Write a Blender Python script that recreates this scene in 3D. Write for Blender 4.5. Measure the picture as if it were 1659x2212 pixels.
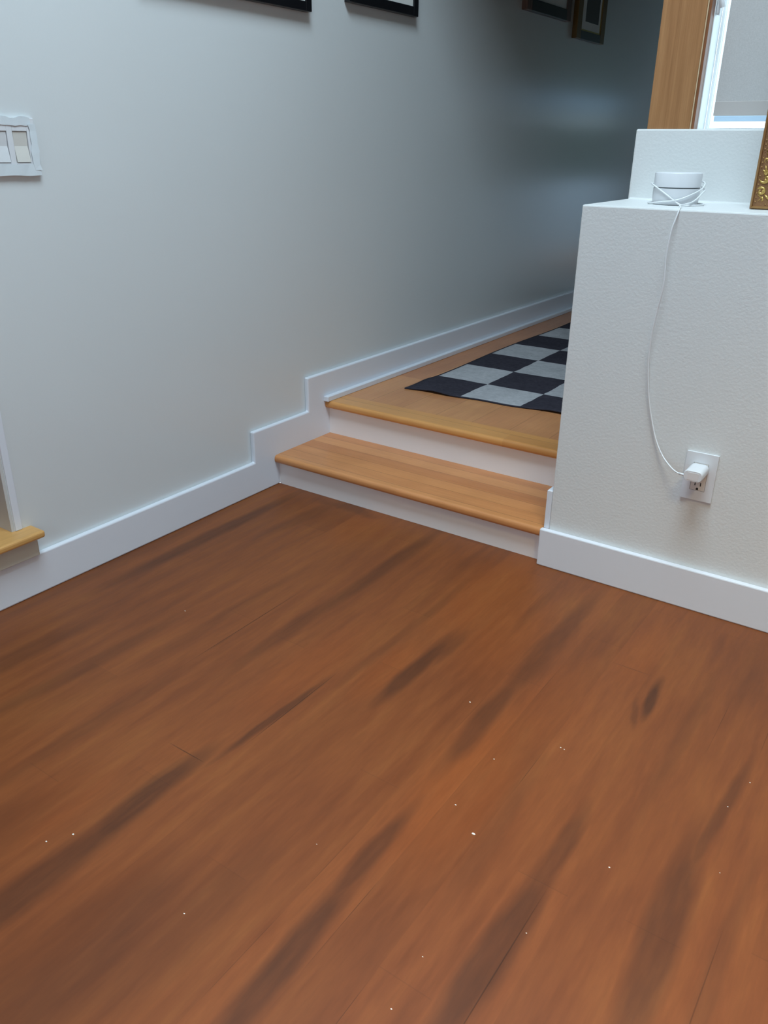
import bpy, bmesh, math, random
from mathutils import Vector, Matrix
random.seed(7)
S = bpy.context.scene
COL = S.collection
for o in list(bpy.data.objects):
    bpy.data.objects.remove(o)

# ------------------------------------------------------------------ camera
cam_d = bpy.data.cameras.new('camera')
cam = bpy.data.objects.new('camera', cam_d)
COL.objects.link(cam)
cam.location = (1.68957, -1.85820, 1.02344)
cam.rotation_euler = (math.radians(65.6881), math.radians(-0.5987), math.radians(34.7014))
cam_d.sensor_fit = 'VERTICAL'
cam_d.sensor_height = 24.0
cam_d.lens = 1761.5 / 2212 * 24.0
cam_d.clip_start = 0.02
S.camera = cam

# ------------------------------------------------------------------ light
S.view_settings.view_transform = 'Standard'
S.view_settings.look = 'None'
S.view_settings.gamma = 1.0
S.view_settings.use_curve_mapping = False
S.view_settings.exposure = 0.05

world = bpy.data.worlds.new('world')
S.world = world
world.use_nodes = True
bg = world.node_tree.nodes['Background']
bg.inputs['Color'].default_value = (0.78, 0.90, 1.0, 1)
bg.inputs['Strength'].default_value = 3.2


def area(name, loc, target, sx, sy, power, color, spread=180):
    d = bpy.data.lights.new(name, 'AREA')
    d.shape = 'RECTANGLE'
    d.size, d.size_y = sx, sy
    d.energy = power
    d.color = color
    d.spread = math.radians(spread)
    o = bpy.data.objects.new(name, d)
    COL.objects.link(o)
    o.location = loc
    o.rotation_euler = (Vector(target) - Vector(loc)).to_track_quat('-Z', 'Y').to_euler()
    return o


# daylight falling through the skylight well in the ceiling
area('skylight_daylight', (1.30, -1.0, 3.42), (1.30, -1.0, 0), 1.15, 1.15, 80, (0.66, 0.86, 1.0))
# added cool fill from the far right, no window modelled there
area('right_room_fill', (3.93, -2.2, 1.5), (0, -2.0, 1.2), 1.7, 1.5, 9, (0.60, 0.80, 1.0))
# unseen fill added behind the camera to lift risers and half wall
area('rear_fill', (1.6, -3.93, 1.35), (1.4, 0.0, 0.2), 1.8, 1.2, 16, (0.66, 0.84, 1.0))
# added warm fill aimed down at the near right floor, no bulb there
area('near_floor_warm_fill', (2.35, -1.8, 2.5), (2.0, -1.35, 0), 0.4, 0.4, 10, (1.0, 0.83, 0.48), 75)
# unseen bluish light added to brighten the hall's low right wall
area('hall_wall_fill', (-0.01, 4.75, 1.15), (1.0, 4.6, 0.85), 1.2, 0.9, 28, (0.50, 0.74, 1.0), 125)


# ------------------------------------------------------------------ helpers
def link(name, bm, m, parent=None, smooth=False):
    me = bpy.data.meshes.new(name)
    bmesh.ops.recalc_face_normals(bm, faces=bm.faces[:])
    bm.to_mesh(me)
    bm.free()
    me.materials.append(m)
    if smooth:
        for p in me.polygons:
            p.use_smooth = True
    o = bpy.data.objects.new(name, me)
    COL.objects.link(o)
    if parent:
        o.parent = parent
        o.matrix_parent_inverse = Matrix.Translation(-parent.location)
    return o


def empty(name, loc):
    o = bpy.data.objects.new(name, None)
    o.empty_display_size = 0.05
    COL.objects.link(o)
    o.location = loc
    return o


def tag(o, label, cat, group=None):
    o['label'] = label
    o['category'] = cat
    if group:
        o['group'] = group
    return o


def struct(o):
    o['kind'] = 'structure'
    return o


def add_box(bm, x0, x1, y0, y1, z0, z1, bev=0.0, seg=2):
    r = bmesh.ops.create_cube(bm, size=1.0)
    vs = r['verts']
    for v in vs:
        v.co = Vector(((x0 + x1) / 2 + v.co.x * (x1 - x0), (y0 + y1) / 2 + v.co.y * (y1 - y0), (z0 + z1) / 2 + v.co.z * (z1 - z0)))
    if bev > 0:
        es = list({e for v in vs for e in v.link_edges})
        bmesh.ops.bevel(bm, geom=es, offset=bev, segments=seg, profile=0.5, affect='EDGES', clamp_overlap=True)
    return bm


def box(x0, x1, y0, y1, z0, z1, bev=0.0, seg=2):
    return add_box(bmesh.new(), x0, x1, y0, y1, z0, z1, bev, seg)


def prism(pts, axis, a, b, bev=0.0, seg=2, bm=None):
    """polygon extruded along an axis; pts are the two other coordinates in order"""
    bm = bm or bmesh.new()

    def mk(p, t):
        if axis == 0:
            return (t, p[0], p[1])
        if axis == 1:
            return (p[0], t, p[1])
        return (p[0], p[1], t)
    A = [bm.verts.new(mk(p, a)) for p in pts]
    B = [bm.verts.new(mk(p, b)) for p in pts]
    fs = [bm.faces.new(A), bm.faces.new(B[::-1])]
    n = len(pts)
    for i in range(n):
        fs.append(bm.faces.new((A[i], B[i], B[(i + 1) % n], A[(i + 1) % n])))
    bmesh.ops.recalc_face_normals(bm, faces=fs)
    if bev > 0:
        es = list({e for f in fs for e in f.edges})
        bmesh.ops.bevel(bm, geom=es, offset=bev, segments=seg, profile=0.5, affect='EDGES', clamp_overlap=True)
    return bm


def smooth_path(pts, sub=6):
    P = [Vector(p) for p in pts]
    out = []
    n = len(P)
    for i in range(n - 1):
        p0, p1, p2, p3 = P[max(i - 1, 0)], P[i], P[i + 1], P[min(i + 2, n - 1)]
        for k in range(sub):
            t = k / sub
            out.append(0.5 * ((2 * p1) + (p2 - p0) * t + (2 * p0 - 5 * p1 + 4 * p2 - p3) * t * t + (3 * p1 - p0 - 3 * p2 + p3) * t ** 3))
    out.append(P[-1])
    return out


def add_tube(bm, pts, r, n=8, caps=True, taper=None):
    P = [Vector(p) for p in pts]
    rings = []
    prev = None
    for i, p in enumerate(P):
        d = (P[min(i + 1, len(P) - 1)] - P[max(i - 1, 0)]).normalized()
        if prev is None:
            up = Vector((0, 0, 1)) if abs(d.z) < 0.9 else Vector((1, 0, 0))
            nx = d.cross(up).normalized()
        else:
            nx = (prev - d * prev.dot(d)).normalized()
        prev = nx
        ny = d.cross(nx)
        rr = r if taper is None else r * taper(i / (len(P) - 1))
        rings.append([bm.verts.new(p + (nx * math.cos(2 * math.pi * k / n) + ny * math.sin(2 * math.pi * k / n)) * rr) for k in range(n)])
    for a, b in zip(rings, rings[1:]):
        for k in range(n):
            bm.faces.new((a[k], a[(k + 1) % n], b[(k + 1) % n], b[k]))
    if caps:
        bm.faces.new(rings[0][::-1])
        bm.faces.new(rings[-1])
    return bm


def add_lathe(bm, prof, cx, cy, n=64):
    rings = []
    for r, z in prof:
        rings.append([bm.verts.new((cx + r * math.cos(2 * math.pi * k / n), cy + r * math.sin(2 * math.pi * k / n), z)) for k in range(n)])
    for a, b in zip(rings, rings[1:]):
        for k in range(n):
            bm.faces.new((a[k], a[(k + 1) % n], b[(k + 1) % n], b[k]))
    bm.faces.new(rings[0][::-1])
    bm.faces.new(rings[-1])
    return bm


def add_blob(bm, c, rx, ry, rz, rot=None):
    r = bmesh.ops.create_icosphere(bm, subdivisions=2, radius=1.0)
    M = Matrix.Diagonal((rx, ry, rz, 1))
    if rot is not None:
        M = rot.to_4x4() @ M
    for v in r['verts']:
        v.co = (M @ v.co) + Vector(c)
    return bm


# ------------------------------------------------------------------ materials
def nm(name):
    m = bpy.data.materials.new(name)
    m.use_nodes = True
    nt = m.node_tree
    return m, nt, nt.nodes, nt.links, nt.nodes['Principled BSDF']


def plain(name, col, rough=0.5, metal=0.0, spec=0.5, bump=0.0, bscale=200.0, var=0.0):
    m, nt, N, L, b = nm(name)
    b.inputs['Base Color'].default_value = (*col, 1)
    b.inputs['Roughness'].default_value = rough
    b.inputs['Metallic'].default_value = metal
    b.inputs['Specular IOR Level'].default_value = spec
    tc = N.new('ShaderNodeTexCoord')
    if bump > 0:
        n = N.new('ShaderNodeTexNoise')
        n.inputs['Scale'].default_value = bscale
        n.inputs['Detail'].default_value = 3
        L.new(tc.outputs['Object'], n.inputs['Vector'])
        bp = N.new('ShaderNodeBump')
        bp.inputs['Strength'].default_value = bump
        bp.inputs['Distance'].default_value = 0.002
        L.new(n.outputs['Fac'], bp.inputs['Height'])
        L.new(bp.outputs['Normal'], b.inputs['Normal'])
    if var > 0:
        n2 = N.new('ShaderNodeTexNoise')
        n2.inputs['Scale'].default_value = 3.0
        n2.inputs['Detail'].default_value = 4
        L.new(tc.outputs['Object'], n2.inputs['Vector'])
        mx = N.new('ShaderNodeMix')
        mx.data_type = 'RGBA'
        mx.inputs[6].default_value = (*[c * (1 - var) for c in col], 1)
        mx.inputs[7].default_value = (*[min(1, c * (1 + var)) for c in col], 1)
        L.new(n2.outputs['Fac'], mx.inputs[0])
        L.new(mx.outputs[2], b.inputs['Base Color'])
    return m


def math_node(N, L, op, a, b=None, c=None, clamp=False):
    n = N.new('ShaderNodeMath')
    n.operation = op
    n.use_clamp = clamp
    for i, v in enumerate((a, b, c)):
        if v is None:
            continue
        if isinstance(v, (int, float)):
            n.inputs[i].default_value = v
        else:
            L.new(v, n.inputs[i])
    return n.outputs[0]


def noise(N, L, vec, scale, detail=3, rough=0.5, vscale=None):
    if vscale is not None:
        mp = N.new('ShaderNodeMapping')
        mp.inputs['Scale'].default_value = vscale
        L.new(vec, mp.inputs['Vector'])
        vec = mp.outputs['Vector']
    n = N.new('ShaderNodeTexNoise')
    n.inputs['Scale'].default_value = scale
    n.inputs['Detail'].default_value = detail
    n.inputs['Roughness'].default_value = rough
    L.new(vec, n.inputs['Vector'])
    return n.outputs['Fac']


def ramp(N, L, fac, stops):
    r = N.new('ShaderNodeValToRGB')
    e = r.color_ramp.elements
    while len(e) > 1:
        e.remove(e[-1])
    e[0].position = stops[0][0]
    e[0].color = (*stops[0][1], 1)
    for p, c in stops[1:]:
        x = e.new(p)
        x.color = (*c, 1)
    L.new(fac, r.inputs[0])
    return r.outputs[0]


def mixc(N, L, fac, a, b, mode='MIX'):
    n = N.new('ShaderNodeMix')
    n.data_type = 'RGBA'
    n.blend_type = mode
    for i, v in ((0, fac), (6, a), (7, b)):
        if isinstance(v, (int, float)):
            n.inputs[i].default_value = v
        elif isinstance(v, tuple):
            n.inputs[i].default_value = (*v, 1)
        else:
            L.new(v, n.inputs[i])
    return n.outputs[2]


# stains and wide dark patches on the plank floor: centre x, centre y, half length, angle, half width, strength
STAINS_AND_PATCHES = [
    (0.100, -0.40, 0.42, 0, 0.028, 0.75), (0.237, -0.15, 0.20, -6, 0.030, 0.35), (0.30, -0.03, 0.13, 90, 0.03, 0.45),
    (0.615, -0.30, 0.36, 0, 0.026, 0.60), (0.608, -0.62, 0.28, 0, 0.022, 0.45), (0.927, -0.61, 0.17, 0, 0.022, 0.80),
    (0.945, -0.50, 0.08, 2, 0.020, 0.45), (1.376, -0.430, 0.085, 3, 0.013, 0.95), (1.362, -0.50, 0.06, 12, 0.008, 0.5), (1.124, -0.35, 0.32, 0, 0.030, 0.55),
    (1.126, -0.68, 0.20, 2, 0.026, 0.65), (0.790, -0.92, 0.18, -3, 0.010, 0.75), (0.755, -1.21, 0.17, 2, 0.030, 0.85),
    (0.757, -1.42, 0.20, -2, 0.036, 0.75), (1.139, -1.08, 0.13, 0, 0.018, 0.70), (1.150, -1.30, 0.20, 2, 0.028, 0.80),
    (1.382, -0.90, 0.12, 0, 0.018, 0.60), (1.380, -1.12, 0.22, 0, 0.030, 0.80), (1.572, -0.68, 0.18, -4, 0.013, 0.60),
    (1.561, -0.95, 0.26, 2, 0.034, 0.72), (0.200, -1.08, 0.22, -3, 0.035, 0.45), (0.349, -1.02, 0.30, -3, 0.026, 0.42),
    (0.52, -1.15, 0.25, 0, 0.024, 0.35), (0.44, -0.72, 0.3, 0, 0.022, 0.22), (1.277, -0.92, 0.2, 2, 0.022, 0.30),
    (1.64, -1.0, 0.3, 0, 0.016, 0.35), (0.83, -0.5, 0.32, 0, 0.014, 0.28), (1.46, -0.50, 0.28, 0, 0.020, 0.28),
    (1.00, -1.35, 0.22, 0, 0.05, 0.30), (0.90, -1.48, 0.22, 0, 0.10, 0.5), (0.62, -1.45, 0.25, 0, 0.06, 0.35), (1.03, -0.22, 0.16, 0, 0.016, 0.3),  # the wide entries darken the near left of the floor
    (1.52, -0.2, 0.2, 0, 0.03, 0.22), (0.02, -0.7, 0.5, 0, 0.03, 0.3)]
REDS = [(0.90, -0.22, 0.26, 0, 0.085, 0.9), (1.19, -0.87, 0.24, 5, 0.06, 1.0), (1.02, -0.36, 0.25, 6, 0.07, 0.8), (0.74, -0.75, 0.2, 0, 0.05, 0.6),
        (0.64, -1.3, 0.12, 0, 0.05, 0.6), (0.877, -0.66, 0.13, 0, 0.03, 0.9), (0.86, -1.42, 0.14, 0, 0.04, 0.8), (1.22, -0.55, 0.2, 0, 0.05, 0.6),
        (1.30, -0.28, 0.15, 0, 0.04, 0.4), (0.42, -0.12, 0.16, 0, 0.07, 0.6)]


def floor_material():
    m, nt, N, L, b = nm('stained_plank_floor')
    tc = N.new('ShaderNodeTexCoord')
    P = tc.outputs['Object']
    sp = N.new('ShaderNodeSeparateXYZ')
    L.new(P, sp.inputs[0])
    # wobble for the edges of the stains and patches
    nz = N.new('ShaderNodeTexNoise')
    nz.inputs['Scale'].default_value = 9.0
    nz.inputs['Detail'].default_value = 4
    mp0 = N.new('ShaderNodeMapping')
    mp0.inputs['Scale'].default_value = (1.6, 0.7, 1)
    L.new(P, mp0.inputs['Vector'])
    L.new(mp0.outputs[0], nz.inputs['Vector'])
    vm = N.new('ShaderNodeVectorMath')
    vm.operation = 'SUBTRACT'
    L.new(nz.outputs['Color'], vm.inputs[0])
    vm.inputs[1].default_value = (0.5, 0.5, 0.5)
    vs = N.new('ShaderNodeVectorMath')
    vs.operation = 'MULTIPLY'
    L.new(vm.outputs[0], vs.inputs[0])
    vs.inputs[1].default_value = (0.022, 0.10, 0)
    va = N.new('ShaderNodeVectorMath')
    va.operation = 'ADD'
    L.new(P, va.inputs[0])
    L.new(vs.outputs[0], va.inputs[1])
    W = va.outputs[0]

    def marks(lst, wmul=1.0, src=None):
        acc = None
        for cx, cy, hl, an, hw, st in lst:
            mp = N.new('ShaderNodeMapping')
            mp.vector_type = 'TEXTURE'
            mp.inputs['Location'].default_value = (cx, cy, 0)
            mp.inputs['Rotation'].default_value = (0, 0, math.radians(an))
            mp.inputs['Scale'].default_value = (hw * 1.12 * wmul, hl * 1.15, 1)
            L.new(src or W, mp.inputs['Vector'])
            g = N.new('ShaderNodeTexGradient')
            g.gradient_type = 'SPHERICAL'
            L.new(mp.outputs[0], g.inputs[0])
            v = math_node(N, L, 'MULTIPLY', g.outputs['Fac'], st * 1.9)
            v = math_node(N, L, 'MINIMUM', v, st)
            acc = v if acc is None else math_node(N, L, 'MAXIMUM', acc, v)
        return acc
    stain_patch = marks(STAINS_AND_PATCHES)
    red = marks(REDS, 1.3)
    # planks
    pw = 0.0826
    px = math_node(N, L, 'DIVIDE', math_node(N, L, 'SUBTRACT', sp.outputs[0], 0.683 - 20 * pw), pw)
    pid = math_node(N, L, 'FLOOR', px)
    fx = math_node(N, L, 'FRACT', px)
    wn = N.new('ShaderNodeTexWhiteNoise')
    wn.noise_dimensions = '1D'
    L.new(pid, wn.inputs['W'])
    off = math_node(N, L, 'MULTIPLY', wn.outputs['Value'], 5.0)
    py = math_node(N, L, 'DIVIDE', math_node(N, L, 'ADD', sp.outputs[1], off), 1.15)
    bid = math_node(N, L, 'FLOOR', py)
    fy = math_node(N, L, 'FRACT', py)
    wn2 = N.new('ShaderNodeTexWhiteNoise')
    wn2.noise_dimensions = '2D'
    cb = N.new('ShaderNodeCombineXYZ')
    L.new(pid, cb.inputs[0])
    L.new(bid, cb.inputs[1])
    L.new(cb.outputs[0], wn2.inputs['Vector'])
    seam = math_node(N, L, 'LESS_THAN', fx, 0.012)
    seamn = noise(N, L, P, 6, 2, 0.5, (3, 0.6, 1))
    seam = math_node(N, L, 'MULTIPLY', seam, math_node(N, L, 'MULTIPLY', math_node(N, L, 'SUBTRACT', seamn, 0.58, clamp=True), 7.0, clamp=True))
    butt = math_node(N, L, 'MULTIPLY', math_node(N, L, 'LESS_THAN', fy, 0.0016), 0.22)
    joints = marks([(0.7245, -1.0855, 0.0011, 0, 0.046, 1.0), (1.308, -0.350, 0.0011, 0, 0.046, 0.7), (0.80, -0.865, 0.14, 0, 0.0011, 1.0), (1.395, -1.15, 0.16, 0, 0.0010, 0.9), (1.632, -1.02, 0.12, 0, 0.0009, 0.6), (0.515, -0.70, 0.2, 0, 0.0010, 1.2)], src=P)
    butt = math_node(N, L, 'MAXIMUM', butt, joints)
    line = math_node(N, L, 'MAXIMUM', seam, butt)
    # grain
    g1 = noise(N, L, P, 5, 5, 0.55, (7, 0.8, 1))
    g2 = noise(N, L, P, 40, 5, 0.65, (4, 0.5, 1))
    g3 = noise(N, L, P, 2.2, 3, 0.5, (1.4, 1, 1))
    fac = math_node(N, L, 'ADD', math_node(N, L, 'MULTIPLY', g1, 0.55), math_node(N, L, 'MULTIPLY', g3, 0.45))
    base = ramp(N, L, fac, [(0.30, (0.145, 0.044, 0.016)), (0.45, (0.188, 0.056, 0.0180)), (0.55, (0.212, 0.065, 0.0195)), (0.70, (0.245, 0.082, 0.023))])
    base = mixc(N, L, math_node(N, L, 'MULTIPLY', red, 0.42), base, (0.265, 0.068, 0.015))
    tint = ramp(N, L, wn2.outputs['Value'], [(0.0, (0.92, 0.92, 0.93)), (1.0, (1.07, 1.06, 1.04))])
    base = mixc(N, L, 1.0, base, tint, 'MULTIPLY')
    fine = ramp(N, L, g2, [(0.25, (0.90, 0.90, 0.90)), (0.75, (1.08, 1.08, 1.08))])
    base = mixc(N, L, 1.0, base, fine, 'MULTIPLY')
    sn = ramp(N, L, noise(N, L, P, 16, 4, 0.6, (5, 0.7, 1)), [(0.3, (0.75, 0.75, 0.75)), (0.7, (1.1, 1.1, 1.1))])
    sv = math_node(N, L, 'MULTIPLY', stain_patch, sn)
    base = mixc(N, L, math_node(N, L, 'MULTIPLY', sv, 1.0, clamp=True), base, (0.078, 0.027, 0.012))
    base = mixc(N, L, math_node(N, L, 'MULTIPLY', line, 0.6), base, (0.02, 0.010, 0.006))
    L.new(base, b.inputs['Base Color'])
    r = math_node(N, L, 'MULTIPLY_ADD', g1, 0.20, 0.34)
    L.new(r, b.inputs['Roughness'])
    b.inputs['Specular IOR Level'].default_value = 0.28
    bp = N.new('ShaderNodeBump')
    bp.inputs['Strength'].default_value = 0.25
    bp.inputs['Distance'].default_value = 0.001
    L.new(math_node(N, L, 'SUBTRACT', math_node(N, L, 'MULTIPLY', g2, 0.3), line), bp.inputs['Height'])
    L.new(bp.outputs[0], b.inputs['Normal'])
    return m


def maple(name, along, pw, off, cols, rough=0.30, seams=(), length=0.9):
    """along: axis index the boards run in"""
    m, nt, N, L, b = nm(name)
    tc = N.new('ShaderNodeTexCoord')
    P = tc.outputs['Object']
    sp = N.new('ShaderNodeSeparateXYZ')
    L.new(P, sp.inputs[0])
    ac = sp.outputs[1 - along] if along < 2 else sp.outputs[0]
    al = sp.outputs[along]
    px = math_node(N, L, 'DIVIDE', math_node(N, L, 'ADD', ac, off), pw)
    pid = math_node(N, L, 'FLOOR', px)
    fx = math_node(N, L, 'FRACT', px)
    wn = N.new('ShaderNodeTexWhiteNoise')
    wn.noise_dimensions = '1D'
    L.new(pid, wn.inputs['W'])
    py = math_node(N, L, 'ADD', math_node(N, L, 'DIVIDE', al, length), math_node(N, L, 'MULTIPLY', wn.outputs['Value'], 7.3))
    bid = math_node(N, L, 'FLOOR', py)
    cb = N.new('ShaderNodeCombineXYZ')
    L.new(pid, cb.inputs[0])
    L.new(bid, cb.inputs[1])
    wn2 = N.new('ShaderNodeTexWhiteNoise')
    wn2.noise_dimensions = '2D'
    L.new(cb.outputs[0], wn2.inputs['Vector'])
    vs = [14, 14, 14]
    vs[along] = 1.2
    g1 = noise(N, L, P, 2.5, 6, 0.6, tuple(vs))
    vs2 = [60, 60, 60]
    vs2[along] = 3
    g2 = noise(N, L, P, 3.0, 3, 0.6, tuple(vs2))
    g3 = noise(N, L, P, 6.0, 3, 0.5)
    f = math_node(N, L, 'ADD', math_node(N, L, 'MULTIPLY', g1, 0.6), math_node(N, L, 'MULTIPLY', wn2.outputs['Value'], 0.45))
    base = ramp(N, L, f, [(0.2, cols[0]), (0.5, cols[1]), (0.85, cols[2])])
    fine = ramp(N, L, g2, [(0.3, (0.94, 0.93, 0.92)), (0.7, (1.05, 1.05, 1.05))])
    base = mixc(N, L, 1.0, base, fine, 'MULTIPLY')
    cl = ramp(N, L, g3, [(0.35, (0.93, 0.92, 0.90)), (0.65, (1.04, 1.04, 1.04))])
    base = mixc(N, L, 1.0, base, cl, 'MULTIPLY')
    ln = math_node(N, L, 'LESS_THAN', fx, 0.0013 / pw)
    base = mixc(N, L, math_node(N, L, 'MULTIPLY', ln, 0.7), base, (0.14, 0.06, 0.02))
    L.new(base, b.inputs['Base Color'])
    b.inputs['Roughness'].default_value = rough
    b.inputs['Specular IOR Level'].default_value = 0.4
    return m


def vertical_wood(name, c1, c2, c3, scale=(30, 30, 1.1), rough=0.45):
    m, nt, N, L, b = nm(name)
    tc = N.new('ShaderNodeTexCoord')
    P = tc.outputs['Object']
    g1 = noise(N, L, P, 1.6, 6, 0.6, scale)
    g2 = noise(N, L, P, 6.0, 4, 0.65, tuple(s * (1.5 if s > 5 else 1) for s in scale))
    base = ramp(N, L, g1, [(0.3, c1), (0.5, c2), (0.7, c3)])
    fine = ramp(N, L, g2, [(0.3, (0.86, 0.84, 0.82)), (0.65, (1.05, 1.05, 1.05))])
    base = mixc(N, L, 1.0, base, fine, 'MULTIPLY')
    L.new(base, b.inputs['Base Color'])
    b.inputs['Roughness'].default_value = rough
    b.inputs['Specular IOR Level'].default_value = 0.3
    return m


M_wall = plain('wall_paint', (0.70, 0.725, 0.725), rough=0.21, spec=0.5, bump=0.06, bscale=170)
M_half = plain('half_wall_paint', (0.735, 0.745, 0.735), rough=0.5, spec=0.4, bump=0.30, bscale=150)
M_trim = plain('trim_paint', (0.765, 0.79, 0.845), rough=0.32, spec=0.5, bump=0.04, bscale=90)
M_riser = plain('riser_paint', (0.90, 0.865, 0.86), rough=0.42, spec=0.4, bump=0.08, bscale=60, var=0.03)
M_ceil = plain('ceiling_paint', (0.50, 0.45, 0.38), rough=0.8)
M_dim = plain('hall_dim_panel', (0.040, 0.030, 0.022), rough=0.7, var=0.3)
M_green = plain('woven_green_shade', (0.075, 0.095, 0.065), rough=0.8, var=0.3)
M_room = plain('room_wall_warm', (0.42, 0.38, 0.33), rough=0.8)
M_floor = floor_material()
M_tread = maple('maple_tread', 0, 0.0545, -0.058 + 0.0545 * 10, [(0.50, 0.190, 0.068), (0.60, 0.255, 0.095), (0.66, 0.300, 0.112)], length=6.0)
M_nose = maple('maple_nosing', 0, 0.5, 0.2, [(0.58, 0.26, 0.082), (0.64, 0.295, 0.092), (0.68, 0.325, 0.105)], rough=0.28)
M_hall = maple('maple_hall_boards', 1, 0.132, 0.01, [(0.46, 0.185, 0.080), (0.54, 0.235, 0.100), (0.61, 0.285, 0.118)], rough=0.33)
M_sill = maple('maple_sill', 1, 0.5, 0.2, [(0.60, 0.32, 0.10), (0.66, 0.36, 0.12), (0.70, 0.40, 0.14)], rough=0.28)
M_post = vertical_wood('fir_post', (0.30, 0.140, 0.056), (0.37, 0.180, 0.074), (0.43, 0.222, 0.096))
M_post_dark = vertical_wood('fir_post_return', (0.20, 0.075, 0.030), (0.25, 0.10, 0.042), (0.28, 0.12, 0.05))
M_white = plain('white_window_frame', (0.88, 0.90, 0.90), rough=0.35)
M_plastic = plain('white_plastic', (0.74, 0.75, 0.77), rough=0.28)
M_plastic_g = plain('greyish_plastic', (0.70, 0.71, 0.72), rough=0.35)
M_ivory = plain('ivory_plastic', (0.68, 0.66, 0.61), rough=0.3)
M_slot = plain('dark_slot', (0.02, 0.02, 0.02), rough=0.6)
M_router_dark = plain('dark_groove', (0.10, 0.12, 0.125), rough=0.35)
M_tape = plain('masking_tape', (0.72, 0.78, 0.81), rough=0.55, bump=0.25, bscale=60)
M_cord = plain('white_cord', (0.80, 0.81, 0.82), rough=0.4)
M_black = plain('black_frame', (0.006, 0.006, 0.008), rough=0.35)
M_mat = plain('picture_mat', (0.80, 0.80, 0.76), rough=0.8)
M_walnut = vertical_wood('walnut_frame', (0.10, 0.06, 0.05), (0.15, 0.09, 0.07), (0.19, 0.12, 0.10))
M_walnut_d = plain('dark_frame_wood', (0.022, 0.017, 0.018), rough=0.4, var=0.3)
M_oldgold = plain('old_gold_frame', (0.16, 0.085, 0.02), rough=0.4, metal=0.3, var=0.3)
M_print = plain('dark_print', (0.06, 0.055, 0.05), rough=0.6, var=0.6)
M_door = plain('red_brown_door', (0.10, 0.025, 0.018), rough=0.4)
M_fleck = plain('paint_fleck', (0.85, 0.84, 0.80), rough=0.7)
M_goldbase = plain('brown_gilt', (0.24, 0.115, 0.045), rough=0.38, metal=0.25, bump=0.5, bscale=220, var=0.35)
M_goldlip = plain('gilt_lip', (0.40, 0.215, 0.08), rough=0.35, metal=0.3, var=0.2)
M_gold = plain('gold_leaf', (0.62, 0.42, 0.13), rough=0.3, metal=0.75, var=0.3)


def glass_material():
    m, nt, N, L, b = nm('window_glass')
    N.remove(b)
    out = N['Material Output']
    t = N.new('ShaderNodeBsdfTransparent')
    t.inputs[0].default_value = (0.90, 0.96, 0.98, 1)
    g = N.new('ShaderNodeBsdfGlossy')
    g.inputs['Roughness'].default_value = 0.02
    f = N.new('ShaderNodeFresnel')
    f.inputs[0].default_value = 1.25
    mx = N.new('ShaderNodeMixShader')
    L.new(f.outputs[0], mx.inputs[0])
    L.new(t.outputs[0], mx.inputs[1])
    L.new(g.outputs[0], mx.inputs[2])
    L.new(mx.outputs[0], out.inputs['Surface'])
    return m


M_glass = glass_material()


def shade_material():
    m, nt, N, L, b = nm('shade_linen')
    tc = N.new('ShaderNodeTexCoord')
    a = noise(N, L, tc.outputs['Object'], 5, 3, 0.6, (60, 1, 600))
    c = noise(N, L, tc.outputs['Object'], 5, 3, 0.6, (600, 1, 60))
    f = math_node(N, L, 'MULTIPLY', math_node(N, L, 'ADD', a, c), 0.5)
    col = ramp(N, L, f, [(0.35, (0.44, 0.43, 0.42)), (0.65, (0.60, 0.59, 0.58))])
    L.new(col, b.inputs['Base Color'])
    b.inputs['Roughness'].default_value = 0.9
    bp = N.new('ShaderNodeBump')
    bp.inputs['Strength'].default_value = 0.3
    bp.inputs['Distance'].default_value = 0.001
    L.new(f, bp.inputs['Height'])
    L.new(bp.outputs[0], b.inputs['Normal'])
    return m


M_shade = shade_material()


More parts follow.
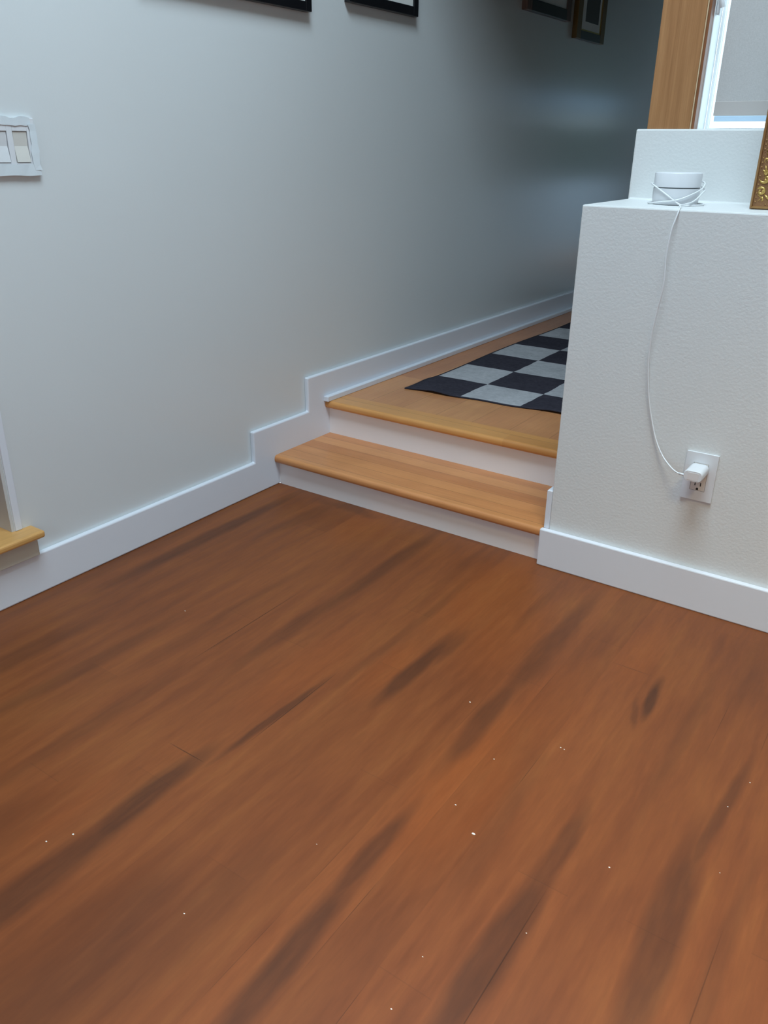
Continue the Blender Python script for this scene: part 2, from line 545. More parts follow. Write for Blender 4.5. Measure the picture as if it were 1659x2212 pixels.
def rug_material():
    m, nt, N, L, b = nm('checkered_rug')
    uv = N.new('ShaderNodeUVMap')
    uv.uv_map = 'UVMap'
    tc = N.new('ShaderNodeTexCoord')
    sp = N.new('ShaderNodeSeparateXYZ')
    L.new(uv.outputs[0], sp.inputs[0])
    wob = noise(N, L, tc.outputs['Object'], 14, 2)
    w = math_node(N, L, 'MULTIPLY', math_node(N, L, 'SUBTRACT', wob, 0.5), 0.05)
    u = math_node(N, L, 'ADD', sp.outputs[0], w)
    v = math_node(N, L, 'ADD', sp.outputs[1], w)
    s = math_node(N, L, 'ADD', math_node(N, L, 'FLOOR', u), math_node(N, L, 'FLOOR', v))
    par = math_node(N, L, 'MODULO', s, 2.0)
    # dark binding around the outside
    e1 = math_node(N, L, 'LESS_THAN', sp.outputs[0], 0.035)
    e2 = math_node(N, L, 'LESS_THAN', sp.outputs[1], 0.035)
    ed = math_node(N, L, 'MAXIMUM', e1, e2)
    par = math_node(N, L, 'MULTIPLY', par, math_node(N, L, 'SUBTRACT', 1.0, ed))
    g = noise(N, L, tc.outputs['Object'], 60, 4, 0.7)
    g2 = noise(N, L, tc.outputs['Object'], 9, 4, 0.6)
    lt = ramp(N, L, g, [(0.3, (0.36, 0.36, 0.375)), (0.7, (0.47, 0.47, 0.485))])
    dk = ramp(N, L, g, [(0.3, (0.030, 0.028, 0.038)), (0.7, (0.050, 0.046, 0.060))])
    c = mixc(N, L, par, dk, lt)
    cl = ramp(N, L, g2, [(0.3, (0.9, 0.9, 0.9)), (0.7, (1.08, 1.08, 1.08))])
    c = mixc(N, L, 1.0, c, cl, 'MULTIPLY')
    sk = math_node(N, L, 'GREATER_THAN', noise(N, L, tc.outputs['Object'], 55, 1), 0.79)
    c = mixc(N, L, math_node(N, L, 'MULTIPLY', sk, 0.6), c, (0.06, 0.06, 0.07))
    L.new(c, b.inputs['Base Color'])
    b.inputs['Roughness'].default_value = 0.95
    b.inputs['Specular IOR Level'].default_value = 0.1
    bp = N.new('ShaderNodeBump')
    bp.inputs['Strength'].default_value = 0.5
    bp.inputs['Distance'].default_value = 0.002
    L.new(g, bp.inputs['Height'])
    L.new(bp.outputs[0], b.inputs['Normal'])
    return m


# ------------------------------------------------------------------ dimensions
H1, H2 = 0.1034, 0.2228        # tops of the two steps
D1 = 0.2662                    # depth of the lower step
NO, NT = 0.0225, 0.026         # nosing overhang / thickness
BH = 0.1051                    # baseboard height
XR = 0.9508                    # hall-side face of the half wall
YW = -0.0131                   # room-side face of the half wall
HW = 0.9045                    # ledge height
YU, HU = 0.28, 1.062           # upper block face / top
XL = -0.016                    # left wall plane
CEIL = 3.2
HEND = 6.4

# ------------------------------------------------------------------ shell
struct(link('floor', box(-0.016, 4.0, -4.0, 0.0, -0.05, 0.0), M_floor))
struct(link('floor_hall', box(-0.016, 1.05, 0.335, HEND, H2 - 0.03, H2), M_hall))

bm = bmesh.new()
add_box(bm, XL - 0.12, XL, -0.918, 3.95, 0, CEIL)
add_box(bm, XL - 0.12, XL, 5.55, HEND, 0, CEIL)
add_box(bm, XL - 0.12, XL, 3.95, 5.55, 0, 0.65)
add_box(bm, XL - 0.12, XL, 3.95, 5.55, 1.65, CEIL)
add_box(bm, XL - 0.12, XL - 0.10, 3.95, 5.55, 0.65, 1.65)
add_box(bm, XL - 0.12, XL, -4.0, -1.76, 0, CEIL)
add_box(bm, XL - 0.12, XL, -1.76, -0.918, 0, 0.158)
add_box(bm, XL - 0.12, XL, -1.76, -0.918, 2.20, CEIL)
struct(link('wall_left', bm, M_wall))

bm = prism([(YW, 0.0), (YU, 0.0), (0.40, 0.0), (0.40, HU), (YU, HU), (YU, HW), (YW, HW)], 0, XR, 3.98, bev=0.0035, seg=2)
struct(link('wall_right', bm, M_half))
# window wall above the block, header across the hall mouth
bm = bmesh.new()
add_box(bm, 2.10, 4.0, 0.285, 0.40, HU, CEIL)
add_box(bm, 0.975, 2.10, 0.285, 0.40, 2.15, CEIL)
add_box(bm, XL, 0.975, 0.285, 0.40, 2.22, CEIL)
struct(link('wall_back', bm, M_half))
struct(link('wall_far_right', box(4.0, 4.1, -4.0, 0.4, 0, CEIL), M_room))
struct(link('wall_front', box(-0.016, 4.0, -4.1, -4.0, 0, CEIL), M_room))
bm = bmesh.new()
add_box(bm, XL, 0.60, -4.0, 0.285, CEIL, CEIL + 0.06)
add_box(bm, 1.90, 4.0, -4.0, 0.285, CEIL, CEIL + 0.06)
add_box(bm, 0.60, 1.90, -4.0, -1.60, CEIL, CEIL + 0.06)
add_box(bm, 0.60, 1.90, -0.40, 0.285, CEIL, CEIL + 0.06)
# skylight well
add_box(bm, 0.58, 0.60, -1.60, -0.40, CEIL, CEIL + 0.24)
add_box(bm, 1.90, 1.92, -1.60, -0.40, CEIL, CEIL + 0.24)
add_box(bm, 0.58, 1.92, -1.62, -1.60, CEIL, CEIL + 0.24)
add_box(bm, 0.58, 1.92, -0.40, -0.38, CEIL, CEIL + 0.24)
struct(link('ceiling', bm, M_ceil))
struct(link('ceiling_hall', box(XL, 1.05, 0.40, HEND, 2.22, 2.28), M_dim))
struct(link('wall_hall_right', box(XR + 0.01, 1.05, 0.40, 5.5, H2 - 0.03, 0.78), M_wall))
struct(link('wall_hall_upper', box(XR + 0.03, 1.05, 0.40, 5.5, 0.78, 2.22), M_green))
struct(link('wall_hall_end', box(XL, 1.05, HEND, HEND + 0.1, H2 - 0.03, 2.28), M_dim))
struct(link('wall_exterior', box(1.05, 1.065, 0.41, HEND, 0.0, 2.6), plain('white_siding', (0.82, 0.86, 0.87), rough=0.7)))
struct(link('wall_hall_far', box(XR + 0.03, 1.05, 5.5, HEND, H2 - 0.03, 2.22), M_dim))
struct(link('trim_1', box(XR - 0.005, XR + 0.03, 1.9, 5.2, 1.17, 1.225, 0.003), plain('tan_rail', (0.85, 0.78, 0.66), rough=0.5)))
struct(link('trim_3', box(XR + 0.01, XR + 0.03, 2.6, 5.3, 1.27, 1.36, 0.003), plain('pale_blue_rail', (0.50, 0.60, 0.66), rough=0.5)))

# baseboards
base = prism([(-3.98, 0.0), (0.0, 0.0), (HEND, 0.0), (HEND, 0.3198), (0.1557, 0.3198), (0.1557, 0.2055), (-0.1125, 0.2055), (-0.1125, BH), (-3.98, BH)],
             0, XL, 0.0, bev=0.0045, seg=3)
struct(link('baseboard_left', base, M_trim))
bm = box(0.0, 0.020, 0.236, HEND, H2, 0.2405, 0.002)
struct(link('baseboard_hall', bm, M_trim))
bm = box(0.932, 3.98, YW - 0.016, YW, 0.0, BH, 0.003)
struct(link('baseboard_right', bm, M_trim))
bm = prism([(YW + 0.0005, H1), (D1 - 0.002, H1), (D1 - 0.002, 0.32), (0.155, 0.32), (0.155, 0.2105), (YW + 0.0005, 0.2105)], 0, 0.936, XR, bev=0.0015)
struct(link('baseboard_stair', bm, M_trim))


# ------------------------------------------------------------------ steps
def nosed(x0, x1, y0, y1, top, th, r=0.011, n=6):
    """tread board with a rounded front edge (front faces -Y)"""
    pts = [(y1, top - th), (y1, top)]
    for i in range(n + 1):
        a = math.radians(90 + 90 * i / n)
        pts.append((y0 + r + r * math.cos(a), top - r + r * math.sin(a)))
    for i in range(n + 1):
        a = math.radians(180 + 90 * i / n)
        pts.append((y0 + r + r * math.cos(a), top - th + r + r * math.sin(a)))
    return prism(pts, 0, x0, x1)


st = tag(empty('stair_step', (0.47, 0.0, 0.0)), 'lower step with wide light maple tread and white riser on the brown floor', 'step')
link('riser', box(0.0, 0.934, 0.0, 0.018, 0.0, H1 - NT), M_riser, st)
link('tread', nosed(0.0006, 0.9355, -NO, D1, H1, NT), M_tread, st)
st = tag(empty('stair_step', (0.47, D1, H1)), 'upper step with white riser and honey maple nosing board at hall level', 'step')
link('riser', box(0.0, 0.936, D1, D1 + 0.018, H1, H2 - NT), M_riser, st)
link('tread', nosed(0.0006, XR, D1 - NO, 0.335, H2, NT), M_nose, st)

# ------------------------------------------------------------------ door opening at the left with its wooden sill
dr = struct(empty('door_1', (XL, -1.34, 0.158)))
bm = bmesh.new()
add_box(bm, XL - 0.10, 0.036, -1.80, -0.872, 0.158, 0.176, 0.006, 3)
link('door_sill', bm, M_sill, dr, False)
bm = box(XL, 0.010, -1.80, -0.880, 0.106, 0.158, 0.002)
link('sill_apron', bm, plain('beige_apron', (0.62, 0.60, 0.52), rough=0.5), dr)
link('door_casing', box(XL - 0.02, XL + 0.004, -0.9165, -0.899, 0.176, 2.2, 0.002), M_trim, dr)
link('door_jamb', box(XL - 0.118, XL - 0.001, -0.925, -0.9165, 0.176, 2.2), plain('grey_jamb_paint', (0.60, 0.59, 0.57), rough=0.5), dr)
link('door_panel', box(XL - 0.118, XL - 0.085, -1.76, -0.926, 0.18, 2.2, 0.002), M_door, dr)

# ------------------------------------------------------------------ wooden corner post and window
bm = box(0.975, 1.0755, 0.285, 0.40, HU, 2.149, 0.0012)
po = struct(link('trim_2', bm, M_post))
link('post_bead', box(1.0757, 1.0785, 0.2846, 0.3141, HU, 2.149, 0.001), plain('pale_wood_edge', (0.62, 0.46, 0.28), rough=0.4), po)
link('post_return', box(1.0787, 1.0845, 0.2865, 0.3141, HU, 2.149, 0.0008), M_post_dark, po)

wd = struct(empty('window_1', (1.5, 0.34, HU)))
bm = bmesh.new()
add_box(bm, 1.0760, 1.0862, 0.3146, 0.372, HU + 0.0005, 2.149, 0.0008)
add_box(bm, 1.0865, 1.0925, 0.3725, 0.398, HU + 0.0008, 2.149, 0.001)
add_box(bm, 2.06, 2.10, 0.3725, 0.398, HU + 0.0008, 2.149, 0.0015)
add_box(bm, 1.0925, 2.06, 0.3725, 0.398, HU + 0.0008, HU + 0.0035, 0.0008)
link('window_frame', bm, M_white, wd)
link('window_glass', box(1.0925, 2.06, 0.384, 0.388, HU + 0.0036, 2.149), M_glass, wd)
# crank latch near the top of the visible jamb
bm = bmesh.new()
add_box(bm, 1.0865, 1.0945, 0.318, 0.334, 1.295, 1.372, 0.003)
add_tube(bm, smooth_path([(1.0935, 0.318, 1.345), (1.096, 0.312, 1.330), (1.099, 0.310, 1.318), (1.101, 0.312, 1.308)], 5), 0.0045, 8, taper=lambda t: 0.8 + 0.5 * t)
link('window_latch', bm, M_plastic_g, wd)

sh = tag(empty('roller_shade', (1.55, 0.33, 1.09)), 'pale grey linen roller shade hanging almost closed in the window at right', 'window shade')
link('shade_fabric', box(1.1155, 2.05, 0.3205, 0.3218, 1.1205, 2.14), M_shade, sh)
link('hem_pocket', box(1.1155, 2.05, 0.3195, 0.3230, 1.0905, 1.1205, 0.0008), plain('shade_hem', (0.50, 0.47, 0.45), rough=0.9, bump=0.1, bscale=400), sh)
link('hem_rail', box(1.1185, 2.05, 0.3190, 0.3235, 1.0785, 1.0903, 0.001), plain('hem_rail_blue', (0.56, 0.75, 0.92), rough=0.15, bump=0.6, bscale=40), sh)

# ------------------------------------------------------------------ rug
xs = [0.1372, 0.3515, 0.573, 0.7945]
ys = [0.546, 0.7455, 0.968, 1.19, 1.413, 1.636, 1.858, 2.08, 2.303, 2.525, 2.748, 2.97]


def interp(a, t):
    i = max(0, min(len(a) - 2, int(math.floor(t))))
    return a[i] + (a[i + 1] - a[i]) * (t - i)


bm = bmesh.new()
uvl = bm.loops.layers.uv.new('UVMap')
NU, NV, sb = 3, 11, 10
grid = {}
for k in (0, 1):
    for i in range(NU * sb + 1):
        for j in range(NV * sb + 1):
            u, v = i / sb, j / sb
            x = interp(xs, u) + 0.0055 * v * 0 + 0.006 * math.sin(v * 1.3) * (1 if u < 0.2 else 0.3)
            y = interp(ys, v) + 0.0127 * (x - 0.35) * 1.0
            if v < 1:
                y += (1 - v) * (0.075 * (x - 0.35) * 1.0)
                y += (1 - v) * 0.004 * math.sin(u * 6.0)
            # curled edge at the near corners
            lift = 0.0
            lift += 0.007 * math.exp(-((u - 0.55) / 0.28) ** 2) * math.exp(-(v / 0.35) ** 2)
            lift += 0.004 * math.exp(-((v - 0.62) / 0.25) ** 2) * math.exp(-(u / 0.3) ** 2)
            lift += 0.006 * math.exp(-((u - 2.55) / 0.25) ** 2) * math.exp(-(v / 0.3) ** 2)
            z = H2 + 0.0006 + lift + (0.0042 if k else 0.0)
            grid[k, i, j] = bm.verts.new((x, y, z))


def rf(keys):
    f = bm.faces.new([grid[k] for k in keys])
    f.smooth = True
    for lp, k in zip(f.loops, keys):
        lp[uvl].uv = (k[1] / sb, k[2] / sb)


for i in range(NU * sb):
    for j in range(NV * sb):
        rf([(1, i, j), (1, i + 1, j), (1, i + 1, j + 1), (1, i, j + 1)])
        rf([(0, i, j + 1), (0, i + 1, j + 1), (0, i + 1, j), (0, i, j)])
for i in range(NU * sb):
    rf([(0, i, 0), (0, i + 1, 0), (1, i + 1, 0), (1, i, 0)])
    rf([(0, i + 1, NV * sb), (0, i, NV * sb), (1, i, NV * sb), (1, i + 1, NV * sb)])
for j in range(NV * sb):
    rf([(0, 0, j + 1), (0, 0, j), (1, 0, j), (1, 0, j + 1)])
    rf([(0, NU * sb, j), (0, NU * sb, j + 1), (1, NU * sb, j + 1), (1, NU * sb, j)])
rug = link('hall_runner_rug', bm, rug_material())
tag(rug, 'black and light grey checkered runner rug on the maple hall floor', 'rug')


# ------------------------------------------------------------------ pictures on the left wall
def picture(name, y0, y1, z0, z1, fw, fwb, dep, mat_frame, label, group=None, inner=None, bottom=None, slope=None):
    x0 = XL
    t = tag(empty(name, (x0, (y0 + y1) / 2, z0)), label, 'picture', group)
    bm = bmesh.new()
    bev = 0.0015
    for (a, b, c, d) in ((y0, y0 + fw, z0, z1), (y1 - fw, y1, z0, z1), (y0 + fw, y1 - fw, z1 - fwb, z1)):
        add_box(bm, x0 + 0.0005, x0 + dep, a, b, c, d, bev)
    if bottom is None:
        add_box(bm, x0 + 0.0005, x0 + dep, y0 + fw, y1 - fw, z0, z0 + fwb, bev)
    if inner:
        pass
    link('frame', bm, mat_frame, t)
    if bottom is not None:
        link('bottom_rail', box(x0 + 0.0005, x0 + dep, y0 + fw * 0.98, y1 - fw * 0.98, z0, z0 + fwb, bev), bottom, t)
    if inner:
        bm = bmesh.new()
        w = 0.006
        ya, yb, za, zb = y0 + fw, y1 - fw, z0 + fwb, z1 - fwb
        for (a, b, c, d) in ((ya, ya + w, za, zb), (yb - w, yb, za, zb), (ya, yb, za, za + w), (ya, yb, zb - w, zb)):
            add_box(bm, x0 + 0.004, x0 + dep - 0.003, a, b, c, d)
        link('inner_fillet', bm, inner, t)
    link('mat_board', box(x0 + 0.0008, x0 + dep - 0.005, y0 + fw * 0.6, y1 - fw * 0.6, z0 + fwb * 0.6, z1 - fwb * 0.6), M_mat, t)
    return t


p1 = picture('framed_picture', -0.40, 0.2127, 1.3575, 1.80, 0.024, 0.0235, 0.022, M_black, 'wide thin black picture frame with white mat, leftmost on the wall')
p2 = picture('framed_picture', 0.3904, 0.7654, 1.4040, 1.86, 0.027, 0.027, 0.022, M_black, 'smaller black picture frame beside the hall entrance, second from the left')
p3 = picture('framed_picture', 1.555, 1.9877, 1.5150, 2.05, 0.046, 0.042, 0.026, M_walnut, 'walnut brown picture frame with dark bottom rail, in the dim hall', bottom=M_walnut_d)
link('print', box(XL + 0.0205, XL + 0.0215, 1.70, 1.86, 1.605, 1.95), M_print, p3)
p4 = picture('framed_picture', 2.069, 2.400, 1.4635, 2.05, 0.050, 0.034, 0.024, M_oldgold, 'narrow old gold picture frame, farthest down the hall', inner=plain('gold_fillet', (0.42, 0.30, 0.07), rough=0.35, metal=0.4), bottom=M_walnut_d)
link('photograph', box(XL + 0.0185, XL + 0.0195, 2.166, 2.322, 1.536, 1.95), M_print, p4)

# ------------------------------------------------------------------ taped light switch
sw = tag(empty('light_switch', (XL, -0.766, 0.9536)), 'white double rocker light switch with masking tape around its cover plate', 'light switch')
y0, y1, z0, z1 = -0.8245, -0.7085, 0.9536, 1.0648
bm = bmesh.new()
R_ = [(-0.8085, -0.7745), (-0.7615, -0.7275)]
zr0, zr1 = 0.979, 1.039
for a, b, c, d in ((y0, R_[0][0], z0, z1), (R_[0][1], R_[1][0], z0, z1), (R_[1][1], y1, z0, z1)):
    add_box(bm, XL + 0.0003, XL + 0.0065, a, b, c, d, 0.0012)
for a, b in R_:
    add_box(bm, XL + 0.0003, XL + 0.0065, a, b, z0, zr0, 0.0008)
    add_box(bm, XL + 0.0003, XL + 0.0065, a, b, zr1, z1, 0.0008)
link('cover_plate', bm, M_plastic, sw)
for i, (a, b) in enumerate(R_):
    zc = 1.0105
    mt = M_plastic_g if i == 0 else M_ivory
    # rocker: upper half tilts inwards, lower half stands out
    bm = prism([(XL + 0.0005, zr0 + 0.0008), (XL + 0.0080, zr0 + 0.0008), (XL + 0.0028, zc), (XL + 0.0048, zr1 - 0.0008), (XL + 0.0005, zr1 - 0.0008)], 1, a + 0.0012, b - 0.0012)
    link('rocker', bm, mt, sw)
random.seed(3)


def tape(ya, yb, za, zb, n, amp, x0, vertical=False):
    bm = bmesh.new()
    A, B = [], []
    for i in range(n + 1):
        t = i / n
        da, db = random.uniform(-amp, amp), random.uniform(-amp, amp)
        x = x0 + random.uniform(0, 0.0012)
        if vertical:
            z = za + (zb - za) * t
            A.append(bm.verts.new((x, ya + da, z)))
            B.append(bm.verts.new((x + random.uniform(0, 0.0008), yb + db, z)))
        else:
            y = ya + (yb - ya) * t
            A.append(bm.verts.new((x, y, za + da)))
            B.append(bm.verts.new((x + random.uniform(0, 0.0008), y, zb + db)))
    for i in range(n):
        bm.faces.new((A[i], A[i + 1], B[i + 1], B[i]))
    r = bmesh.ops.extrude_face_region(bm, geom=bm.faces[:])
    for g in r['geom']:
        if isinstance(g, bmesh.types.BMVert):
            g.co.x += 0.0005
    return bm


link('masking_tape', tape(y0 - 0.001, -0.7175, z1 - 0.015, z1 + 0.0015, 9, 0.0022, XL + 0.0067), M_tape, sw)
link('masking_tape', tape(y0 - 0.001, y1 + 0.0008, z0 - 0.0004, zr0 - 0.004, 9, 0.0012, XL + 0.0067), M_tape, sw)
link('masking_tape', tape(-0.7235, y1 + 0.0012, z0 + 0.010, z1 - 0.012, 7, 0.0024, XL + 0.0075, True), M_tape, sw)

# ------------------------------------------------------------------ wall outlet and plug
XC, ZC = 1.3015, 0.3355
ou = tag(empty('wall_outlet', (XC, YW, ZC)), 'white rectangular wall outlet plate low on the half wall', 'outlet')
bm = bmesh.new()
px0, px1, pz0, pz1 = XC - 0.035, XC + 0.035, ZC - 0.0572, ZC + 0.0572
ix0, ix1, iz0, iz1 = XC - 0.0168, XC + 0.0168, ZC - 0.0335, ZC + 0.0335
for a, b, c, d in ((px0, ix0, pz0, pz1), (ix1, px1, pz0, pz1), (ix0, ix1, pz0, iz0), (ix0, ix1, iz1, pz1)):
    add_box(bm, a, b, YW - 0.0055, YW - 0.0002, c, d, 0.0)
bmesh.ops.remove_doubles(bm, verts=bm.verts[:], dist=1e-5)
link('cover_plate', bm, M_plastic, ou)
rc = link('receptacle', box(ix0 + 0.0006, ix1 - 0.0006, YW - 0.0056, YW - 0.0002, iz0 + 0.0006, iz1 - 0.0006, 0.0006), plain('receptacle_plastic', (0.72, 0.68, 0.64), rough=0.35), ou)
for cz in (0.3105,):
    link('slot', box(XC - 0.0072, XC - 0.0050, YW - 0.0060, YW - 0.004, cz + 0.0035, cz + 0.0105), M_slot, rc)
    link('slot', box(XC + 0.0050, XC + 0.0072, YW - 0.0060, YW - 0.004, cz + 0.0035, cz + 0.0115), M_slot, rc)
    bm = bmesh.new()
    pts = [(XC + 0.0026 * math.cos(math.radians(a)), cz - 0.0035 + 0.0026 * math.sin(math.radians(a))) for a in range(0, 181, 20)]
    pts += [(XC - 0.0026, cz - 0.0065), (XC + 0.0026, cz - 0.0065)]
    link('ground_slot', prism(pts, 1, YW - 0.0060, YW - 0.004, bm=bm), M_slot, rc)

pl = tag(empty('power_adapter', (1.300, YW - 0.006, 0.354)), 'chunky white plug-in power adapter in the wall outlet, with its thin white cord', 'power adapter')
bm = bmesh.new()
w, h, r = 0.0205, 0.0125, 0.0095
loop = []
for cx_, cz_, a0 in ((w - r, h - r, 0), (-w + r, h - r, 90), (-w + r, -h + r, 180), (w - r, -h + r, 270)):
    for i in range(7):
        a = math.radians(a0 + 15 * i)
        loop.append((cx_ + r * math.cos(a), cz_ + r * math.sin(a)))
rings = []
for (yy, s) in ((YW - 0.0062, 0.97), (YW - 0.010, 1.0), (YW - 0.060, 1.0), (YW - 0.0625, 0.985), (YW - 0.064, 0.93)):
    rings.append([bm.verts.new((1.300 + x * s, yy, 0.3555 + z * s)) for x, z in loop])
for a, b in zip(rings, rings[1:]):
    for k in range(len(loop)):
        bm.faces.new((a[k], a[(k + 1) % len(loop)], b[(k + 1) % len(loop)], b[k]))
bm.faces.new(rings[0][::-1])
bm.faces.new(rings[-1])
link('adapter_body', bm, M_plastic, pl, True)
o = bpy.data.objects[pl.children[0].name]
for p in o.data.polygons:
    if len(p.vertices) > 6:
        p.use_smooth = False
bm = box(1.2885, 1.3125, YW - 0.0645, YW - 0.0638, 0.3462, 0.3640, 0.0002)
link('face_panel', bm, plain('warm_white_panel', (0.74, 0.72, 0.72), rough=0.3), pl)

# ------------------------------------------------------------------ wifi puck and its cord
RX, RY = 1.109, 0.140
ro = tag(empty('wifi_router', (RX, RY, HW)), 'round white wifi puck with a cord wound around it on the ledge', 'router')
bm = add_lathe(bmesh.new(), [(0.044, HW + 0.0002), (0.0475, HW + 0.0015), (0.0495, HW + 0.006), (0.0508, HW + 0.014), (0.0508, HW + 0.0350)], RX, RY)
link('lower_body', bm, M_plastic, ro, True)
bm = add_lathe(bmesh.new(), [(0.0492, HW + 0.0351), (0.0492, HW + 0.0372)], RX, RY)
link('light_ring', bm, M_router_dark, ro, True)
bm = add_lathe(bmesh.new(), [(0.0508, HW + 0.0373), (0.0510, HW + 0.0655), (0.0502, HW + 0.0668), (0.048, HW + 0.0673), (0.02, HW + 0.0673)], RX, RY)
link('upper_body', bm, M_plastic, ro, True)
for o in ro.children:
    for p in o.data.polygons:
        if len(p.vertices) > 6:
            p.use_smooth = False
    es = o.modifiers.new('edge_split', 'EDGE_SPLIT')
    es.split_angle = math.radians(50)

f0 = math.atan2(-1.86 - RY, 1.69 - RX)


def around(s, z, rad=0.0535):
    a = f0 + math.radians(s)
    return (RX + rad * math.cos(a), RY + rad * math.sin(a), z)


cr = 0.0017
path = [around(150, 0.918), around(200, 0.930), around(245, 0.945), around(268, 0.9475, 0.0555), around(295, 0.9440), around(320, 0.9360), around(345, 0.9230),
        around(362, 0.9125, 0.054), around(375, 0.9068, 0.060), around(395, 0.9065, 0.066), around(425, 0.9065, 0.064), around(452, 0.9066, 0.060),
        around(490, 0.9068, 0.0580), around(540, 0.9068, 0.0575), around(590, 0.9070, 0.0575), around(630, 0.9072, 0.0575), around(662, 0.9085, 0.057),
        around(690, 0.9120, 0.0555), around(715, 0.9150, 0.0545), around(735, 0.9200, 0.0545), around(758, 0.9285, 0.0545), around(785, 0.9370, 0.0550),
        around(805, 0.9430, 0.0565), around(820, 0.9500, 0.0590), around(835, 0.9530, 0.0575), around(848, 0.9480, 0.0590), around(838, 0.9400, 0.0620),
        around(812, 0.9360, 0.0600), around(790, 0.9300, 0.0580), around(770, 0.9205, 0.0600), around(750, 0.9125, 0.0680), (1.1470, 0.0520, 0.9080), (1.1580, 0.020, HW + 0.0030),
        (1.1640, -0.0060, HW + 0.0028), (1.1650, YW - 0.0025, HW - 0.004), (1.1625, YW - 0.008, 0.884), (1.1585, YW - 0.012, 0.860), (1.1565, YW - 0.015, 0.808), (1.1600, YW - 0.016, 0.750), (1.1535, YW - 0.014, 0.690),
        (1.1487, YW - 0.012, 0.6270), (1.1520, YW - 0.010, 0.563), (1.1650, YW - 0.0080, 0.488), (1.1880, YW - 0.008, 0.415),
        (1.2130, YW - 0.016, 0.375), (1.240, YW - 0.030, 0.355), (1.262, YW - 0.045, 0.3495), (1.280, YW - 0.050, 0.3500)]
cd = link('power_cord', add_tube(bmesh.new(), smooth_path(path, 6), cr, 8), M_cord, pl, True)
link('cord_strain_relief', add_tube(bmesh.new(), [(1.266, YW - 0.0465, 0.3494), (1.274, YW - 0.049, 0.3498), (1.281, YW - 0.050, 0.3500)], 0.0026, 10), M_cord, cd, True)

# ------------------------------------------------------------------ ornate gilt frame on the ledge
GX, GY, GZ = 1.278, 0.098, HW + 0.0004
GW, GH, GM = 0.42, 0.50, 0.078
gf = tag(empty('ornate_picture_frame', (GX, GY, GZ)), 'ornate gilded picture frame with raised scrollwork standing on the ledge', 'picture frame')
lean = Matrix.Translation((GX, GY, GZ)) @ Matrix.Rotation(math.radians(-1.5), 4, 'X')
gparts = []
prof = [(0.0, 0.0), (0.0, -0.020), (0.0008, -0.0240), (0.0030, -0.0250), (0.0050, -0.0235), (0.0060, -0.0200), (0.012, -0.0188), (0.030, -0.0165),
        (0.058, -0.0150), (0.064, -0.0185), (0.070, -0.0190), (0.074, -0.0160), (GM, -0.0120), (GM, 0.0)]


def member(bm, corner_a, corner_b, inward):
    """mitred moulding run between two outer corners, in the frame's own plane (x, z)"""
    A, B = [], []
    d = (Vector(corner_b) - Vector(corner_a)).normalized()
    for off, y in prof:
        pa = Vector(corner_a) + Vector(inward) * off + d * off
        pb = Vector(corner_b) + Vector(inward) * off - d * off
        A.append(bm.verts.new((pa.x, y, pa.y)))
        B.append(bm.verts.new((pb.x, y, pb.y)))
    n = len(prof)
    for i in range(n):
        bm.faces.new((A[i], B[i], B[(i + 1) % n], A[(i + 1) % n]))
    bm.faces.new(A[::-1])
    bm.faces.new(B)


bm = bmesh.new()
member(bm, (0, 0), (0, GH), (1, 0))
member(bm, (GW, 0), (GW, GH), (-1, 0))
member(bm, (0, 0), (GW, 0), (0, 1))
member(bm, (0, GH), (GW, GH), (0, -1))
gparts.append(link('frame_moulding', bm, M_goldbase, gf))


def spiral(cx, cz, r0, r1, a0, turns, y=-0.0195, n=22):
    out = []
    for i in range(n + 1):
        t = i / n
        a = math.radians(a0 + 360 * turns * t)
        r = r0 + (r1 - r0) * t
        out.append((cx + r * math.cos(a), y - 0.001 * math.sin(t * 3.14), cz + r * math.sin(a)))
    return out


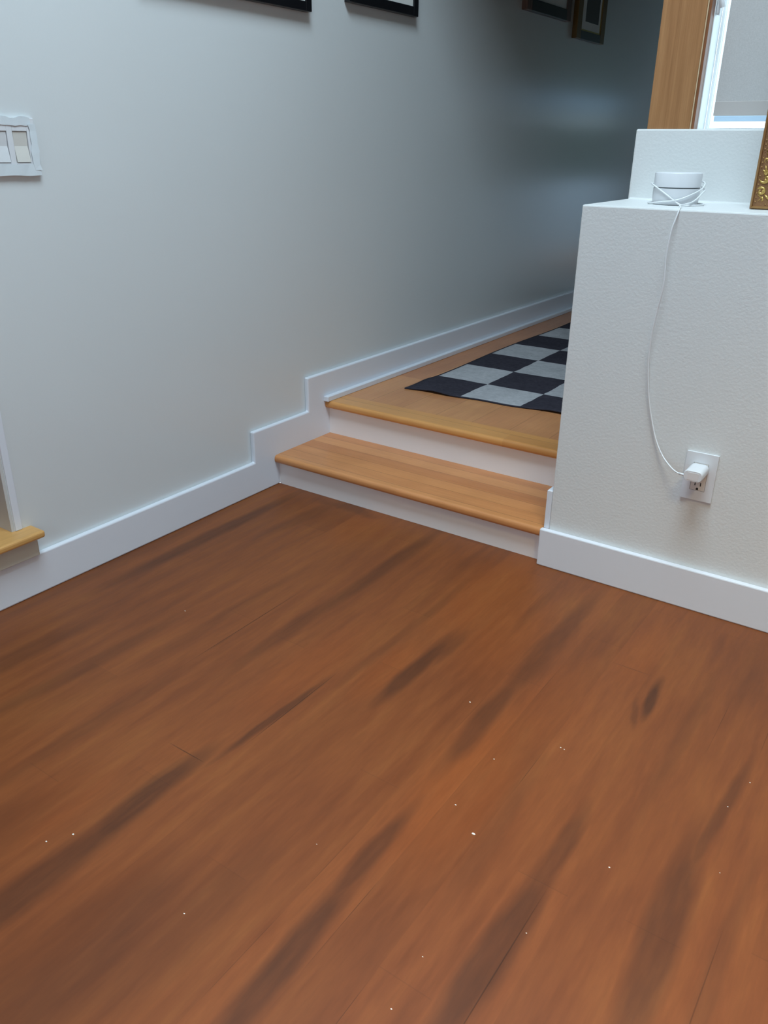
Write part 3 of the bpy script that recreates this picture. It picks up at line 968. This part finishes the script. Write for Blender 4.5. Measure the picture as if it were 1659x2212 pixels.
def scroll_set(bm, T):
    """one repeat of the scrollwork along a member, T maps (across, along) to the frame plane"""
    def tube(pts, r, tp):
        add_tube(bm, [T(*p) for p in pts], r, 6, taper=tp)

    def sp(ca, cb, r0, r1, a0, turns):
        return [(ca + (r0 + (r1 - r0) * i / 20) * math.cos(math.radians(a0 + 360 * turns * i / 20)),
                 cb + (r0 + (r1 - r0) * i / 20) * math.sin(math.radians(a0 + 360 * turns * i / 20))) for i in range(21)]
    body = lambda t: 0.55 + 1.1 * math.sin(math.pi * min(1, t * 0.9 + 0.1))
    # big C scroll near the corner
    s = sp(0.026, 0.037, 0.0105, 0.0025, 200, -1.25)
    tube(s[::-1] + [(0.030, 0.022), (0.022, 0.014), (0.016, 0.012)], 0.0019, body)
    tube([(0.034, 0.030), (0.040, 0.024), (0.046, 0.018), (0.052, 0.016)], 0.0016, body)
    tube([(0.030, 0.026), (0.033, 0.018), (0.030, 0.012)], 0.0014, body)
    # middle scroll
    s = sp(0.030, 0.066, 0.0125, 0.0025, 150, 0.95)
    tube(s, 0.0018, body)
    tube([(0.040, 0.074), (0.045, 0.088), (0.047, 0.100)], 0.0016, body)
    # leaf
    for k, (a, b) in enumerate(((0.020, 0.088), (0.026, 0.096), (0.036, 0.092))):
        tube([(0.030, 0.074), ((0.030 + a) / 2, (0.074 + b) / 2 + 0.002), (a, b)], 0.0024, lambda t: 1.25 - 0.9 * t)
    # shell
    for k in range(7):
        an = math.radians(100 + 26 * k)
        c = (0.042, 0.128)
        tube([(c[0] + 0.003 * math.cos(an), c[1] + 0.003 * math.sin(an)), (c[0] + 0.011 * math.cos(an), c[1] + 0.011 * math.sin(an)),
              (c[0] + 0.019 * math.cos(an), c[1] + 0.019 * math.sin(an))], 0.0017, lambda t: 0.5 + 0.9 * t)
    # small hooks
    s = sp(0.026, 0.107, 0.0055, 0.001, 260, -0.9)
    tube(s, 0.0013, body)
    s = sp(0.027, 0.160, 0.0065, 0.0012, 100, 1.0)
    tube(s + [], 0.0015, body)
    tube([(0.030, 0.154), (0.038, 0.150), (0.044, 0.152)], 0.0013, body)
    s = sp(0.030, 0.186, 0.0085, 0.0015, 240, -1.1)
    tube(s, 0.0017, body)
    tube([(0.036, 0.180), (0.042, 0.190), (0.050, 0.197)], 0.0014, body)
    tube([(0.034, 0.203), (0.027, 0.208), (0.024, 0.217), (0.030, 0.224)], 0.0020, body)
    for (a, b, r) in ((0.030, 0.037, 0.003), (0.031, 0.063, 0.003), (0.044, 0.128, 0.0035), (0.031, 0.187, 0.0026)):
        add_blob(bm, T(a, b), r, r * 0.8, r)


def Ty(a, b):
    return (a - 0.010, -0.0175, b * 0.86 + 0.003)


for T in (Ty, lambda a, b: (a - 0.010, -0.0175, GH - b), lambda a, b: (GW + 0.010 - a, -0.0175, b), lambda a, b: (GW + 0.010 - a, -0.0175, GH - b)):
    bm = bmesh.new()
    scroll_set(bm, T)
    gparts.append(link('scrollwork', bm, M_gold, gf, True))
M_bead = plain('gilt_bead', (0.42, 0.24, 0.09), rough=0.35, metal=0.4)
bm = bmesh.new()
bmesh.ops.create_icosphere(bm, subdivisions=2, radius=0.0016)
bead0 = None
spots = [(0.0090, 0.014 + 0.0085 * k) for k in range(54) if k % 4 != 3] + [(0.03 + 0.0125 * k, 0.0095) for k in range(28) if k % 4 != 3]
for k, (a_, b_) in enumerate(spots):
    if bead0 is None:
        o = bead0 = link('bead', bm, M_bead, gf, True)
    else:
        o = bead0.copy()
        COL.objects.link(o)
    o.location = (a_, -0.0195, b_)
    gparts.append(o)
bm = bmesh.new()
for a, b in (((0, 0), (0, GH)), ((0, 0), (GW, 0)), ((GW, 0), (GW, GH)), ((0, GH), (GW, GH))):
    A = Vector((a[0], -0.0227, a[1]))
    B = Vector((b[0], -0.0227, b[1]))
    c = Vector((GW / 2, -0.0227, GH / 2))
    ins = Vector((0.0029 if a[0] == 0 else -0.0029, 0, 0.0029 if a[1] == 0 else -0.0029))
    inb = Vector((0.0029 if b[0] == 0 else -0.0029, 0, 0.0029 if b[1] == 0 else -0.0029))
    add_tube(bm, [A + ins, B + inb], 0.0026, 10)
gparts.append(link('outer_lip', bm, M_goldlip, gf, True))
gparts.append(link('backing_board', box(GM - 0.004, GW - GM + 0.004, -0.008, -0.003, GM - 0.004, GH - GM + 0.004), M_walnut_d, gf))
for o in gparts:
    o.matrix_parent_inverse = Matrix.Identity(4)
gf.rotation_euler = (math.radians(-1.5), 0, 0)
gf.location.y = GY + 0.026

# ------------------------------------------------------------------ paint flecks on the floor
flecks = [(1.2523, -0.9516, 0.0042), (0.7234, -1.327, 0.0030), (0.7007, -1.3607, 0.0024), (1.1959, -0.9128, 0.0024), (1.0783, -0.6529, 0.0022), (1.283, -0.6735, 0.002),
          (1.2907, -0.6743, 0.0016), (1.1961, -0.7737, 0.0018), (0.3515, -0.7422, 0.0026), (0.9815, -1.327, 0.0022), (1.4577, -0.8886, 0.0022), (1.5945, -0.5652, 0.0018),
          (1.5768, -0.6481, 0.0016), (1.0571, -1.1155, 0.0014), (1.3083, -1.2724, 0.0018), (1.3018, -1.1856, 0.0014), (1.4029, -1.0691, 0.0016), (1.6019, -0.7997, 0.0016)]
random.seed(11)
for i, (x, y, r) in enumerate(flecks):
    bm = bmesh.new()
    n = 7
    a0 = random.uniform(0, 6.28)
    pts = []
    r *= 0.8
    for k in range(n):
        a = a0 + 2 * math.pi * k / n
        rr = r * random.uniform(0.55, 1.0)
        pts.append((x + rr * math.cos(a) * 1.15, y + rr * math.sin(a) * 0.7))
    prism(pts, 2, 0.0002, 0.0002 + r * 0.3, bm=bm)
    o = link('paint_fleck', bm, M_fleck)
    if i == 0:
        tag(o, 'largest white paint fleck, in the middle of the brown plank floor', 'paint fleck', 'paint flecks on the floor')
    else:
        tag(o, 'tiny pale paint fleck on the brown plank floor', 'paint fleck', 'paint flecks on the floor')
